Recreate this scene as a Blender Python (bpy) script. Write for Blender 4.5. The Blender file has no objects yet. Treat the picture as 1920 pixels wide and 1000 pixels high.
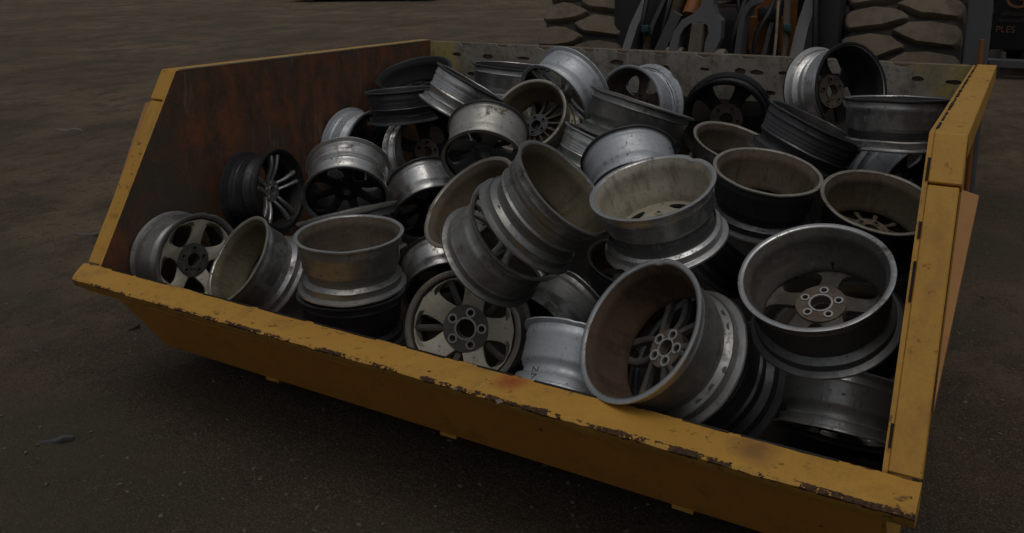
import bpy, bmesh, math, random
from math import sin, cos, pi, radians
from mathutils import Vector, Matrix, noise, geometry
random.seed(7)
S = bpy.context.scene
COL = S.collection

# ------------------------------------------------------------ camera, sky, sun, exposure
cam_d = bpy.data.cameras.new("camera"); cam = bpy.data.objects.new("camera", cam_d); COL.objects.link(cam)
S.camera = cam
F_PX, PITCH, ROLL, YAW = 1636.608, 0.2222, -0.0170, 0.5300
cam_d.sensor_width = 36; cam_d.lens = 36 * F_PX / 1920
cam_d.shift_x = -13.584 / 1920; cam_d.shift_y = -226.775 / 1920
cam_d.clip_end = 500; cam_d.clip_start = 0.05
fwd = Vector((-sin(YAW) * cos(PITCH), cos(YAW) * cos(PITCH), -sin(PITCH)))
rt = Vector((cos(YAW), sin(YAW), 0)); up = rt.cross(fwd)
r2 = cos(ROLL) * rt + sin(ROLL) * up; u2 = -sin(ROLL) * rt + cos(ROLL) * up
M = Matrix((r2, u2, -fwd)).transposed().to_4x4(); M.translation = Vector((3.206, -2.060, 1.819))
cam.matrix_world = M

SUN_EL, SUN_AZ = radians(72), radians(150)      # azimuth clockwise from +y
w = bpy.data.worlds.new("World"); S.world = w; w.use_nodes = True
nt = w.node_tree; nt.nodes.clear()
sky = nt.nodes.new('ShaderNodeTexSky'); sky.sky_type = 'NISHITA'; sky.sun_disc = False
sky.sun_elevation = SUN_EL; sky.sun_rotation = SUN_AZ; sky.dust_density = 6; sky.air_density = 1.2; sky.ozone_density = 0.8
bg = nt.nodes.new('ShaderNodeBackground'); bg.inputs[1].default_value = 0.15
wo = nt.nodes.new('ShaderNodeOutputWorld')
hs = nt.nodes.new('ShaderNodeHueSaturation'); hs.inputs['Saturation'].default_value = .35
nt.links.new(sky.outputs[0], hs.inputs['Color']); nt.links.new(hs.outputs[0], bg.inputs[0]); nt.links.new(bg.outputs[0], wo.inputs[0])
sd = bpy.data.lights.new("sun", 'SUN'); sd.energy = .5; sd.angle = radians(30); sd.color = (1, .95, .87)
sun = bpy.data.objects.new("sun", sd); COL.objects.link(sun)
sdir = Vector((sin(SUN_AZ) * cos(SUN_EL), cos(SUN_AZ) * cos(SUN_EL), sin(SUN_EL)))
sun.rotation_euler = sdir.to_track_quat('Z', 'Y').to_euler()
S.view_settings.view_transform = 'Standard'; S.view_settings.look = 'None'
S.view_settings.exposure = -1.88; S.view_settings.gamma = 1

# ------------------------------------------------------------ helpers
def tag(o, label=None, cat=None, group=None, kind=None):
    if label: o['label'] = label
    if cat: o['category'] = cat
    if group: o['group'] = group
    if kind: o['kind'] = kind
    return o
def empty(name, loc=(0, 0, 0)):
    o = bpy.data.objects.new(name, None); o.location = loc; o.empty_display_size = .1; COL.objects.link(o); return o
def link(name, bm, mats, parent=None, smooth=None, world=True, rec=True):
    """bm in world coordinates when the parent is an un-rotated Empty; kept local otherwise"""
    if rec: bmesh.ops.recalc_face_normals(bm, faces=bm.faces)
    if parent is not None and world:
        L = parent.location if parent.parent is None else parent.parent.location
        bmesh.ops.translate(bm, verts=bm.verts, vec=-Vector(L))
    me = bpy.data.meshes.new(name); bm.to_mesh(me); bm.free()
    for m in (mats if isinstance(mats, (list, tuple)) else [mats]): me.materials.append(m)
    if smooth is not None:
        me.polygons.foreach_set('use_smooth', [True] * len(me.polygons))
        me.set_sharp_from_angle(angle=radians(smooth))
    o = bpy.data.objects.new(name, me); COL.objects.link(o)
    if parent is not None: o.parent = parent
    return o
def box(bm, a, b, bev=0, mat=0, rot=None, piv=None):
    r = bmesh.ops.create_cube(bm, size=1)
    vs = r['verts']; a = Vector(a); b = Vector(b)
    for v in vs: v.co = Vector(((a[i] + b[i]) / 2 + v.co[i] * (b[i] - a[i]) for i in range(3)))
    fs = set(f for v in vs for f in v.link_faces)
    if bev:
        es = list(set(e for v in vs for e in v.link_edges))
        rr = bmesh.ops.bevel(bm, geom=es, offset=bev, segments=2, affect='EDGES', profile=.5)
        vs = list(set(v for f in rr['faces'] for v in f.verts) | set(v for v in vs if v.is_valid)); fs = set(f for v in vs for f in v.link_faces)
    for f in fs: f.material_index = mat
    if rot is not None: bmesh.ops.rotate(bm, verts=vs, cent=piv or (a + b) / 2, matrix=rot)
    return vs
def tube(bm, pts, r, seg=10, mat=0):
    pts = [Vector(p) for p in pts]; rings = []
    for i, p in enumerate(pts):
        d = (pts[min(i + 1, len(pts) - 1)] - pts[max(i - 1, 0)]).normalized()
        a = d.orthogonal().normalized() if i == 0 else (pa - d * pa.dot(d)).normalized()
        pa = a; b = d.cross(a)
        rings.append([bm.verts.new(p + r * (cos(t) * a + sin(t) * b)) for t in (2 * pi * k / seg for k in range(seg))])
    for A, B in zip(rings, rings[1:]):
        for k in range(seg):
            f = bm.faces.new((A[k], A[(k + 1) % seg], B[(k + 1) % seg], B[k])); f.material_index = mat
    for R_ in (rings[0], rings[-1]):
        f = bm.faces.new(R_); f.material_index = mat
def bez(pts, n=14):
    """Catmull-Rom through the points"""
    P = [Vector(p) for p in pts]; P = [P[0]] + P + [P[-1]]; out = []
    for i in range(1, len(P) - 2):
        for k in range(n):
            t = k / n; a, b, c, d = P[i - 1:i + 3]
            out.append(.5 * ((2 * b) + (c - a) * t + (2 * a - 5 * b + 4 * c - d) * t * t + (3 * b - a - 3 * c + d) * t ** 3))
    out.append(P[-2]); return out
def prism(bm, loops, fmap, t0, t1, mat=0):
    """polygon with holes (lists of 2-D points, first is the outline); fmap(u, v, t) -> point; walls between t0 and t1"""
    tri = geometry.tessellate_polygon([[Vector((q[0], q[1], 0)) for q in L] for L in loops])
    flat = [q for L in loops for q in L]
    A = [bm.verts.new(fmap(q[0], q[1], t0)) for q in flat]; B = [bm.verts.new(fmap(q[0], q[1], t1)) for q in flat]
    for t in tri:
        for Q, o in ((A, 1), (B, -1)):
            try: f = bm.faces.new([Q[i] for i in t][::o]); f.material_index = mat
            except ValueError: pass
    k = 0
    for L in loops:
        n = len(L)
        for i in range(n):
            f = bm.faces.new((A[k + i], A[k + (i + 1) % n], B[k + (i + 1) % n], B[k + i])); f.material_index = mat
        k += n
def lathe(bm, prof, seg=96, axis='z', mats=None, closed=True, jit=0, ph=0):
    """prof: list of (r, z); jit bends the outline slightly, as on worn rims"""
    rings = []
    for (r, z) in prof:
        ring = []
        for k in range(seg):
            t = 2 * pi * k / seg
            rr = r * (1 + jit * (noise.noise(Vector((cos(t) * 1.7 + ph, sin(t) * 1.7, z * 3))) + .4 * noise.noise(Vector((cos(t) * 7 + ph, sin(t) * 7, z * 20)))))
            zz = z + jit * .5 * noise.noise(Vector((cos(t) * 2 - ph, sin(t) * 2, 5)))
            if axis == 'z': co = (rr * cos(t), rr * sin(t), zz)
            else: co = (zz, rr * cos(t), rr * sin(t))
            ring.append(bm.verts.new(co))
        rings.append(ring)
    n = len(rings)
    for i in range(n if closed else n - 1):
        A, B = rings[i], rings[(i + 1) % n]
        for k in range(seg):
            f = bm.faces.new((A[k], A[(k + 1) % seg], B[(k + 1) % seg], B[k]))
            if mats: f.material_index = mats[i]
    return rings

# ------------------------------------------------------------ materials
class NT:
    def __init__(s, name):
        s.m = bpy.data.materials.new(name); s.m.use_nodes = True; s.t = s.m.node_tree
        s.b = s.t.nodes['Principled BSDF']
        s.co = s.t.nodes.new('ShaderNodeTexCoord'); s.oi = s.t.nodes.new('ShaderNodeObjectInfo')
        a = s.t.nodes.new('ShaderNodeVectorMath'); a.operation = 'SCALE'
        c = s.t.nodes.new('ShaderNodeCombineXYZ')
        for i in range(3): s.t.links.new(s.oi.outputs['Random'], c.inputs[i])
        s.t.links.new(c.outputs[0], a.inputs[0]); a.inputs['Scale'].default_value = 37
        v = s.t.nodes.new('ShaderNodeVectorMath'); v.operation = 'ADD'
        s.t.links.new(s.co.outputs['Object'], v.inputs[0]); s.t.links.new(a.outputs[0], v.inputs[1]); s.vec = v.outputs[0]
    def noise(s, scale, detail=5, rough=.6, sc=(1, 1, 1), out='Fac', dist=0):
        mp = s.t.nodes.new('ShaderNodeMapping'); mp.inputs['Scale'].default_value = sc
        s.t.links.new(s.vec, mp.inputs[0])
        n = s.t.nodes.new('ShaderNodeTexNoise'); n.inputs['Scale'].default_value = scale
        n.inputs['Detail'].default_value = detail; n.inputs['Roughness'].default_value = rough; n.inputs['Distortion'].default_value = dist
        s.t.links.new(mp.outputs[0], n.inputs['Vector']); return n.outputs[out]
    def ramp(s, x, a, b, lo=0., hi=1.):
        r = s.t.nodes.new('ShaderNodeMapRange'); r.inputs[1].default_value = a; r.inputs[2].default_value = b
        r.inputs[3].default_value = lo; r.inputs[4].default_value = hi; s.t.links.new(x, r.inputs[0]); return r.outputs[0]
    def math(s, op, a, b=None):
        m = s.t.nodes.new('ShaderNodeMath'); m.operation = op
        for i, x in enumerate((a, b)):
            if x is None: continue
            if isinstance(x, (int, float)): m.inputs[i].default_value = x
            else: s.t.links.new(x, m.inputs[i])
        return m.outputs[0]
    def mix(s, fac, a, b):
        m = s.t.nodes.new('ShaderNodeMix'); m.data_type = 'RGBA'
        for i, x in ((0, fac), (6, a), (7, b)):
            if isinstance(x, (int, float)): m.inputs[i].default_value = x
            elif isinstance(x, tuple): m.inputs[i].default_value = (*x, 1)
            else: s.t.links.new(x, m.inputs[i])
        return m.outputs[2]
    def set(s, **k):
        for n, x in k.items():
            i = s.b.inputs[{'color': 'Base Color', 'rough': 'Roughness', 'metal': 'Metallic', 'spec': 'Specular IOR Level', 'normal': 'Normal'}[n]]
            if isinstance(x, (int, float)): i.default_value = x
            elif isinstance(x, tuple): i.default_value = (*x, 1)
            else: s.t.links.new(x, i)
        return s
    def bump(s, h, strength=.3, dist=.01):
        b = s.t.nodes.new('ShaderNodeBump'); b.inputs['Strength'].default_value = strength; b.inputs['Distance'].default_value = dist
        s.t.links.new(h, b.inputs['Height']); s.t.links.new(b.outputs[0], s.b.inputs['Normal']); return s

def alu(name, base, metal=.85, rough=.42, dirt=(.06, .048, .035), dcov=.55, bands=.25, stain=None):
    n = NT(name)
    band = n.noise(9, 3, .7, (1, 1, 14))                     # turning marks round the barrel
    fine = n.noise(60, 4, .7); big = n.noise(7, 5, .65); spot = n.noise(38, 3, .55)
    c = n.mix(n.ramp(band, .3, .7, 0, bands), base, tuple(x * .45 for x in base))
    c = n.mix(n.ramp(fine, .35, .7, 0, .35), c, tuple(x * .6 for x in base))
    d = n.ramp(big, dcov, dcov + .16); d2 = n.ramp(spot, .66, .72)
    dm = n.math('MAXIMUM', n.math('MULTIPLY', d, n.ramp(fine, .3, .6, .35, .95)), n.math('MULTIPLY', d2, .8))
    c = n.mix(dm, c, dirt)
    w1 = n.ramp(n.noise(11, 7, .8, (1.5, 1.5, .5)), .56, .64, 0, .6)             # dried dust runs
    c = n.mix(w1, c, tuple(min(.5, x * 2.2) for x in dirt)); dm = n.math('MAXIMUM', dm, w1)
    if stain:
        st = n.ramp(n.noise(5, 6, .7), .56, .62); c = n.mix(st, c, stain); dm = n.math('MAXIMUM', dm, st)
    n.set(color=c, metal=n.ramp(dm, 0, 1, metal, 0), rough=n.math('ADD', n.ramp(dm, 0, 1, rough, .85), n.ramp(fine, .3, .7, -.06, .08)))
    n.bump(n.math('ADD', fine, n.math('MULTIPLY', spot, .6)), .12, .004)
    return n.m
def dusty(name, a, b, rough=.8, metal=.1, sc=8):
    n = NT(name)
    x = n.noise(sc, 6, .7); y = n.noise(sc * 7, 4, .6); z = n.noise(6, 3, .6, (1, 1, 9))
    c = n.mix(n.ramp(x, .35, .65), a, b)
    c = n.mix(n.ramp(y, .55, .75, 0, .6), c, tuple(q * .45 for q in a))
    c = n.mix(n.ramp(z, .55, .7, 0, .5), c, tuple(q * 1.35 for q in b))
    s1 = n.noise(5, 7, .8, (3, 3, .7)); s2 = n.noise(13, 6, .8)
    c = n.mix(n.ramp(s1, .52, .60, 0, .6), c, tuple(q * .55 for q in b))
    c = n.mix(n.ramp(s2, .60, .66, 0, .55), c, tuple(min(.6, q * 1.7) for q in b))
    n.set(color=c, rough=rough, metal=metal); n.bump(y, .25, .004); return n.m

MA = {
 'silver': alu('aluminium_bright', (.66, .66, .65), .85, .31, bands=.4),
 'blue':   alu('aluminium_bluish', (.56, .60, .63), .55, .5, dcov=.62, bands=.12),
 'grey':   alu('aluminium_grey', (.36, .36, .345), .8, .38, dcov=.52, bands=.4),
 'greyd':  alu('aluminium_dull_grey', (.22, .225, .225), .7, .45, dcov=.55),
 'dark':   alu('aluminium_dark', (.115, .115, .12), .7, .42, dirt=(.03, .026, .022)),
 'black':  alu('painted_black', (.028, .028, .032), .35, .4, dirt=(.018, .015, .013)),
 'rusty':  alu('aluminium_stained', (.55, .54, .50), .7, .45, stain=(.12, .065, .025)),
 'beige':  alu('aluminium_beige', (.42, .39, .33), .6, .5, dirt=(.12, .10, .075), dcov=.5),
 'cream':  alu('cream_lacquer', (.62, .585, .47), .1, .5, dirt=(.16, .12, .08), dcov=.62, bands=0),
 'polish': alu('aluminium_polished', (.66, .66, .65), .6, .33, dcov=.70, bands=.15),
 'gun':    alu('gunmetal', (.17, .175, .18), .7, .35),
}
MI = {
 'brown': dusty('brake_dust_brown', (.085, .062, .042), (.13, .10, .07)),
 'olive': dusty('brake_dust_olive', (.17, .14, .085), (.12, .10, .065), .7, .3),
 'red':   dusty('brake_dust_red', (.115, .066, .038), (.065, .043, .028)),
 'beige': dusty('dust_beige', (.50, .46, .37), (.38, .35, .27), .6, .4),
 'black': dusty('soot_black', (.014, .013, .013), (.024, .02, .018), .7, .1),
 'grey':  dusty('dust_grey', (.10, .09, .078), (.15, .135, .115), .7, .3),
 'tan':   dusty('dust_tan', (.17, .13, .085), (.11, .085, .055), .75, .2),
 'cap':   dusty('rusty_hub', (.20, .16, .125), (.12, .09, .068), .75, .3, 25),
 'capg':  dusty('grey_hub', (.16, .155, .15), (.11, .105, .10), .6, .4, 25),
}
lugmat = alu('bare_lug_seat', (.6, .59, .56), .7, .4, dcov=.75)

def yellow_paint(name, col=(.60, .325, .055), chips=.60, edge=None):
    n = NT(name)
    a = n.noise(3, 6, .7); f = n.noise(30, 5, .65); g = n.noise(110, 3, .6); s = n.noise(9, 5, .7, (1, 1, .25))
    c = n.mix(n.ramp(a, .3, .7, 0, .5), col, (col[0] * .72, col[1] * .68, col[2] * .9))
    c = n.mix(n.ramp(s, .52, .72, 0, .45), c, (.23, .13, .045))
    c = n.mix(n.ramp(g, .5, .75, 0, .25), c, (.30, .19, .07))
    c = n.mix(n.ramp(n.noise(5, 7, .8, (6, 1, 1)), .60, .66, 0, .5), c, (.30, .17, .06))
    chip = n.ramp(f, chips, chips + .025)
    big = n.ramp(a, .42, .6)
    cm = n.math('MULTIPLY', chip, big)
    if edge:                                  # worn and chipped along the bar's two long upper edges
        sp = n.t.nodes.new('ShaderNodeSeparateXYZ'); n.t.links.new(n.co.outputs['Object'], sp.inputs[0])
        wob = n.math('ADD', n.math('MULTIPLY', n.math('SUBTRACT', n.noise(34, 6, .8), .53), .035), n.math('MULTIPLY', n.math('SUBTRACT', n.noise(9, 3, .6), .5), .016))
        y = n.math('ADD', sp.outputs[1], wob); z = n.math('SUBTRACT', sp.outputs[2], wob)
        e1 = n.math('MULTIPLY', n.math('MULTIPLY', n.math('LESS_THAN', y, edge[0]), n.math('GREATER_THAN', z, edge[2])), n.math('GREATER_THAN', n.math('ADD', n.noise(7, 6, .8), n.math('MULTIPLY', n.noise(60, 3, .7), .2)), .585)); e2 = n.math('GREATER_THAN', y, edge[1])
        cm = n.math('MAXIMUM', cm, n.math('MAXIMUM', e1, e2))
        def blob(px, py, r):
            v = n.t.nodes.new('ShaderNodeVectorMath'); v.operation = 'DISTANCE'; n.t.links.new(n.co.outputs['Object'], v.inputs[0]); v.inputs[1].default_value = (px, py, .52)
            d = n.math('ADD', v.outputs['Value'], n.math('MULTIPLY', n.math('SUBTRACT', n.noise(18, 4, .7), .5), .07)); return n.ramp(d, r * .2, r, 1, 0)
        c = n.mix(n.math('MULTIPLY', blob(.49, -1.255, .07), .75), c, (.34, .045, .02))      # smear of red paint
        c = n.mix(n.math('MULTIPLY', blob(1.21, -1.27, .08), .65), c, (.16, .075, .04))     # rubbed brown patch
    rust = n.mix(n.ramp(g, .4, .6), (.035, .022, .014), (.11, .055, .025))
    c = n.mix(cm, c, rust)
    n.set(color=c, rough=n.ramp(cm, 0, 1, .55, .85), metal=0, spec=.35)
    n.bump(n.math('SUBTRACT', n.math('MULTIPLY', g, .25), cm), .35, .004); return n.m
def rust_steel(name):
    n = NT(name)
    st = n.noise(9, 8, .75, (1, 1, .5)); a = n.noise(2.2, 5, .65); f = n.noise(45, 5, .7); v = n.noise(16, 5, .7, (1, 1, .14))
    c = n.mix(n.ramp(st, .40, .60), (.085, .055, .036), (.24, .088, .040))
    c = n.mix(n.ramp(a, .47, .62, 0, .9), c, (.088, .076, .058))
    c = n.mix(n.ramp(n.noise(6, 6, .75), .5, .62, 0, .6), c, (.13, .078, .045))
    c = n.mix(n.ramp(v, .60, .68, 0, .8), c, (.22, .16, .10))
    c = n.mix(n.ramp(f, .62, .72, 0, .6), c, (.04, .03, .024))
    n.set(color=c, rough=.75, metal=.15); n.bump(n.math('ADD', f, st), .4, .006); return n.m
def guard_steel(name):
    n = NT(name)
    a = n.noise(3, 6, .7); f = n.noise(40, 5, .7); v = n.noise(14, 5, .7, (1, 1, .16))
    c = n.mix(n.ramp(a, .35, .65), (.20, .18, .145), (.37, .35, .30))
    c = n.mix(n.ramp(v, .52, .66, 0, .7), c, (.13, .11, .08))
    c = n.mix(n.ramp(f, .54, .70, 0, .8), c, (.09, .06, .035))
    c = n.mix(n.ramp(n.noise(8, 6, .8), .56, .66, 0, .7), c, (.11, .085, .06))
    sp = n.t.nodes.new('ShaderNodeSeparateXYZ'); n.t.links.new(n.co.outputs['Object'], sp.inputs[0])
    wob = n.math('MULTIPLY', n.math('SUBTRACT', n.noise(5, 6, .75), .5), 1.1)
    ax = n.math('ADD', n.math('ABSOLUTE', sp.outputs[0]), wob)
    yl = n.ramp(ax, 1.22, 1.42)
    c = n.mix(n.math('MULTIPLY', yl, n.ramp(f, .3, .55, 1, .35)), c, (.46, .34, .04))
    n.set(color=c, rough=.7, metal=.1); n.bump(f, .3, .004); return n.m
def plain(name, col, rough=.6, metal=0., var=.5, sc=6, dust=None, cov=.5):
    n = NT(name); a = n.noise(sc, 6, .7); f = n.noise(sc * 9, 4, .6)
    c = n.mix(n.ramp(a, .3, .7, 0, var), col, tuple(x * .55 for x in col))
    if dust: c = n.mix(n.math('MULTIPLY', n.ramp(a, cov, cov + .2), n.ramp(f, .3, .6, .5, 1)), c, dust)
    n.set(color=c, rough=rough, metal=metal); n.bump(f, .2, .004); return n.m
YEL = yellow_paint('loader_yellow'); YELLIP = yellow_paint('lip_yellow_worn', (.60, .325, .055), .62, (-1.346, -1.219, .504)); YELU = yellow_paint('loader_yellow_under', (.70, .31, .055), .66)
YELP = yellow_paint('loader_yellow_faded', (.50, .25, .08), .72)
RUST = rust_steel('rusted_liner'); GUARD = guard_steel('worn_guard_steel')
RAW = plain('raw_edge_steel', (.46, .38, .27), .6, .3, .5, 12, (.10, .06, .03), .55)
WELD = plain('weld_black', (.016, .013, .012), .6, .3)
RUBBER = plain('tyre_rubber', (.028, .026, .025), .85, 0, .4, 5, (.085, .065, .045), .48)
TREAD = plain('tyre_tread_dusty', (.185, .148, .104), .95, 0, .6, 7, (.085, .066, .046), .5)
ARM = plain('arm_grey_paint', (.11, .11, .115), .55, .1, .4, 4, (.09, .07, .05), .6)
DARK = plain('loader_dark_paint', (.022, .022, .024), .6, .1, .4, 4, (.05, .038, .028), .58)
ORANGE = plain('loader_orange', (.30, .105, .018), .6, 0, .6, 5, (.10, .05, .02), .5)
DIRTY = plain('dirty_steel', (.23, .195, .155), .7, .2, .5, 10, (.06, .045, .035), .55)
HOSE = plain('hose_rubber', (.016, .015, .015), .6); TEAL = plain('teal_fitting', (.03, .09, .09), .5, .2)
GLASS = plain('dark_glass', (.01, .012, .014), .12, 0, .1)
def earth():
    n = NT('packed_earth'); n.vec = n.co.outputs['Object']
    a = n.noise(.35, 6, .65); b = n.noise(1.6, 8, .72, (1, .7, 1)); f = n.noise(22, 7, .75); g = n.noise(150, 3, .7); pt = n.noise(5.5, 5, .7)
    c = n.mix(n.ramp(a, .38, .62), (.120, .086, .054), (.255, .190, .118))
    c = n.mix(n.ramp(b, .46, .58, 0, .8), c, (.082, .064, .047))
    c = n.mix(n.ramp(pt, .54, .70, 0, .7), c, (.048, .042, .036))
    c = n.mix(n.ramp(n.noise(2.3, 5, .7), .52, .68, 0, .6), c, (.135, .088, .058))
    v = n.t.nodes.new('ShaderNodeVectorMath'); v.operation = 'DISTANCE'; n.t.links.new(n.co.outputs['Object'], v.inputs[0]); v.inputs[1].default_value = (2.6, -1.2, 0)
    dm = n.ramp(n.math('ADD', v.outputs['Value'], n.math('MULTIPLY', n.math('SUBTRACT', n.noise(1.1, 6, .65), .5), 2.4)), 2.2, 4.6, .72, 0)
    c = n.mix(dm, c, (.084, .064, .044))                     # darker soil around the front of the bucket, with a ragged border
    c = n.mix(n.ramp(f, .55, .72, 0, .7), c, (.045, .037, .030))
    c = n.mix(n.ramp(g, .55, .60, 0, .8), c, (.27, .22, .165))
    c = n.mix(n.ramp(n.noise(48, 5, .75), .57, .63, 0, .7), c, (.21, .165, .115))
    c = n.mix(n.ramp(n.noise(70, 4, .7), .54, .66, 0, .75), c, (.05, .040, .030))
    c = n.mix(n.ramp(n.noise(.9, 4, .6, (.5, 1, 1)), .50, .62, 0, .5), c, (.12, .112, .072))
    n.set(color=c, rough=.92, spec=.25)
    n.bump(n.math('ADD', n.math('MULTIPLY', f, 1.2), n.math('MULTIPLY', g, .5)), 1.0, .03); return n.m
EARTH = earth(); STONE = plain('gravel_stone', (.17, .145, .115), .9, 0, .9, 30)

# ------------------------------------------------------------ ground
def gh(x, y):
    v = Vector((x, y, 0))
    d = math.hypot(x - 2, y)
    h = .030 * noise.noise(v * .55) + .016 * noise.noise(Vector((x * 1.4, y * 3.2, 3))) + .008 * noise.noise(v * 7)
    tr = abs(((y + .25 * x) % 2.1) - 1.05)               # shallow wheel tracks running across the yard
    h -= .03 * math.exp(-(tr / .22) ** 2) * (.5 + noise.noise(v * .9)) * (1 if y > 1.5 or x < -.5 else .2)
    return h * min(1, 6 / max(d, 6)) - .012
def ground():
    bm = bmesh.new(); N = 330
    def co(t, c, R): s = (t * 2 - 1); return c + (s * .07 + s ** 3 * .25 + s ** 7 * .68) * R
    xs = [co(i / N, .8, 200) for i in range(N + 1)]; ys = [co(i / N, 1.5, 200) for i in range(N + 1)]
    vs = [[bm.verts.new((x, y, gh(x, y))) for x in xs] for y in ys]
    for j in range(N):
        for i in range(N): bm.faces.new((vs[j][i], vs[j][i + 1], vs[j + 1][i + 1], vs[j + 1][i]))
    tag(link('ground', bm, EARTH, smooth=60), 'packed brown earth yard with dark patches', kind='structure')
ground()
def chip(bm, c, s, flat=.6, mat=0):
    r = bmesh.ops.create_icosphere(bm, subdivisions=1, radius=1)
    q = Matrix.Rotation(random.random() * 6.3, 3, 'Z'); sx, sy, sz = s * random.uniform(.7, 1.3), s * random.uniform(.5, 1), s * flat * random.uniform(.6, 1.1)
    for v in r['verts']:
        k = 1 + random.uniform(-.28, .28); v.co = q @ Vector((v.co.x * sx * k, v.co.y * sy * k, v.co.z * sz * k)) + Vector(c)
def gravel():
    t = bmesh.new(); bmesh.ops.create_icosphere(t, subdivisions=1, radius=1)
    t.verts.ensure_lookup_table(); TV = [v.co.copy() for v in t.verts]; TF = [[v.index for v in f.verts] for f in t.faces]; t.free()
    V = []; Fc = []
    for i in range(14000):
        if i < 12000: x, y = random.uniform(-3.5, 6), random.uniform(-1.6, 4)
        else: x, y = random.uniform(-10, 9), random.uniform(1, 12)
        s = .0022 + .010 * random.random() ** 5; q = random.random() * 6.3; cq, sq = cos(q), sin(q)
        sx, sy, sz = s * random.uniform(.7, 1.3), s * random.uniform(.5, 1), s * random.uniform(.35, .7); z = gh(x, y) + s * .25; n = len(V)
        for c in TV:
            k = 1 + random.uniform(-.28, .28); a, b_, c_ = c.x * sx * k, c.y * sy * k, c.z * sz * k
            V.append((x + a * cq - b_ * sq, y + a * sq + b_ * cq, z + c_))
        Fc += [[n + j for j in f] for f in TF]
    me = bpy.data.meshes.new('gravel'); me.from_pydata(V, [], Fc); me.materials.append(STONE)
    o = bpy.data.objects.new('gravel', me); COL.objects.link(o)
    tag(o, 'small loose stones scattered over the earth yard', kind='stuff')
gravel()

# ------------------------------------------------------------ the bucket (origin of its width at x=0..3, lip at y=0, z=.58)
W = 3.0; GZ = .58
P1 = (.459, .742 + GZ); P2 = (2.352, .691 + GZ)
bucket = empty('loader_bucket', (1.5, 1.2, .06))
tag(bucket, 'wide yellow steel loader bucket with rusty inside, heaped with old wheel rims', 'bucket')
def add(name, bm, mats, smooth=None, label=None, parent=bucket):
    o = link(name, bm, mats, parent, smooth); 
    if label: o['label'] = label
    return o
# shell: front slope, floor, heel, back
PROF = [(-.01, .50), (.27, .105), (.36, .075), (1.6, .075), (1.95, .17), (2.2, .42), (2.30, .70), (P2[0], 1.05)]
def sheet(bm, prof, x0, x1, t, mo=0, mi=1, nx=1):
    n = len(prof); out = []
    for i in range(n):
        a = Vector(prof[max(i - 1, 0)]); b = Vector(prof[min(i + 1, n - 1)]); d = (b - a).normalized(); nn = Vector((-d.y, d.x))
        out.append((Vector(prof[i]), Vector(prof[i]) + nn * t))
    for i in range(n - 1):
        for k, mt in ((0, mo), (1, mi)):
            A, B = out[i][k], out[i + 1][k]
            f = bm.faces.new([bm.verts.new(p) for p in ((x0, *A), (x1, *A), (x1, *B), (x0, *B))]); f.material_index = mt
        for x in (x0, x1):
            q = [out[i][0], out[i + 1][0], out[i + 1][1], out[i][1]]
            bm.faces.new([bm.verts.new((x, *p)) for p in q])
    bmesh.ops.remove_doubles(bm, verts=bm.verts, dist=1e-4)
bm = bmesh.new(); sheet(bm, PROF[:2], .0, W, .012); add('front_plate', bm, [YELU, RUST])
bm = bmesh.new(); sheet(bm, PROF[1:], .0, W, .012); add('floor_plate', bm, [YELU, plain('floor_steel_painted_shade', (.035, .027, .021), .8, .1, .6, 8)])  # floor colour darkened to paint in the shade between the heaped rims
# lip: thick flat edge bar, slightly uneven
bm = bmesh.new(); NX = 150
def lipd(x, s): return .0035 * noise.noise(Vector((x * 9, s, 0))) + .002 * noise.noise(Vector((x * 40, s, 1)))
rows = []
sec = [(-.018, GZ - .004), (-.016, GZ), (-.05, GZ + .001), (-.10, GZ), (-.148, GZ - .003), (-.154, GZ - .010), (-.130, GZ - .048), (-.122, GZ - .053), (-.06, GZ - .062), (-.018, GZ - .062)]
for i in range(NX + 1):
    x = -.09 + (W + .18) * i / NX; k = []
    for j, (y, z) in enumerate(sec):
        yy = y + .012 * (x / W - .5) * -1 * (j in (4, 5, 6, 7)) + (lipd(x, j // 3) * (2.2 if j in (4, 5) else 1))
        # the lip's front corners are cut off on the skew at the left
        xx = x + max(0, 1 - i / 12) * max(0, min(1, (-y - .01) / .14)) * .11
        k.append(bm.verts.new((xx, yy, z + lipd(x, 7 + j // 4) * .6)))
    rows.append(k)
for A, B in zip(rows, rows[1:]):
    for j in range(len(sec)): bm.faces.new((A[j], A[(j + 1) % len(sec)], B[(j + 1) % len(sec)], B[j]))
bm.faces.new(rows[0]); bm.faces.new(rows[-1])
bmesh.ops.translate(bm, verts=bm.verts, vec=(0, 0, 0)); add('cutting_lip', bm, YELLIP, 35, 'chipped yellow lip along the front of the bucket')
# strip under the lip
bm = bmesh.new(); box(bm, (.0, -.085, GZ - .082), (W, -.03, GZ - .064), .004); add('lip_support_bar', bm, YELU)
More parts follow.
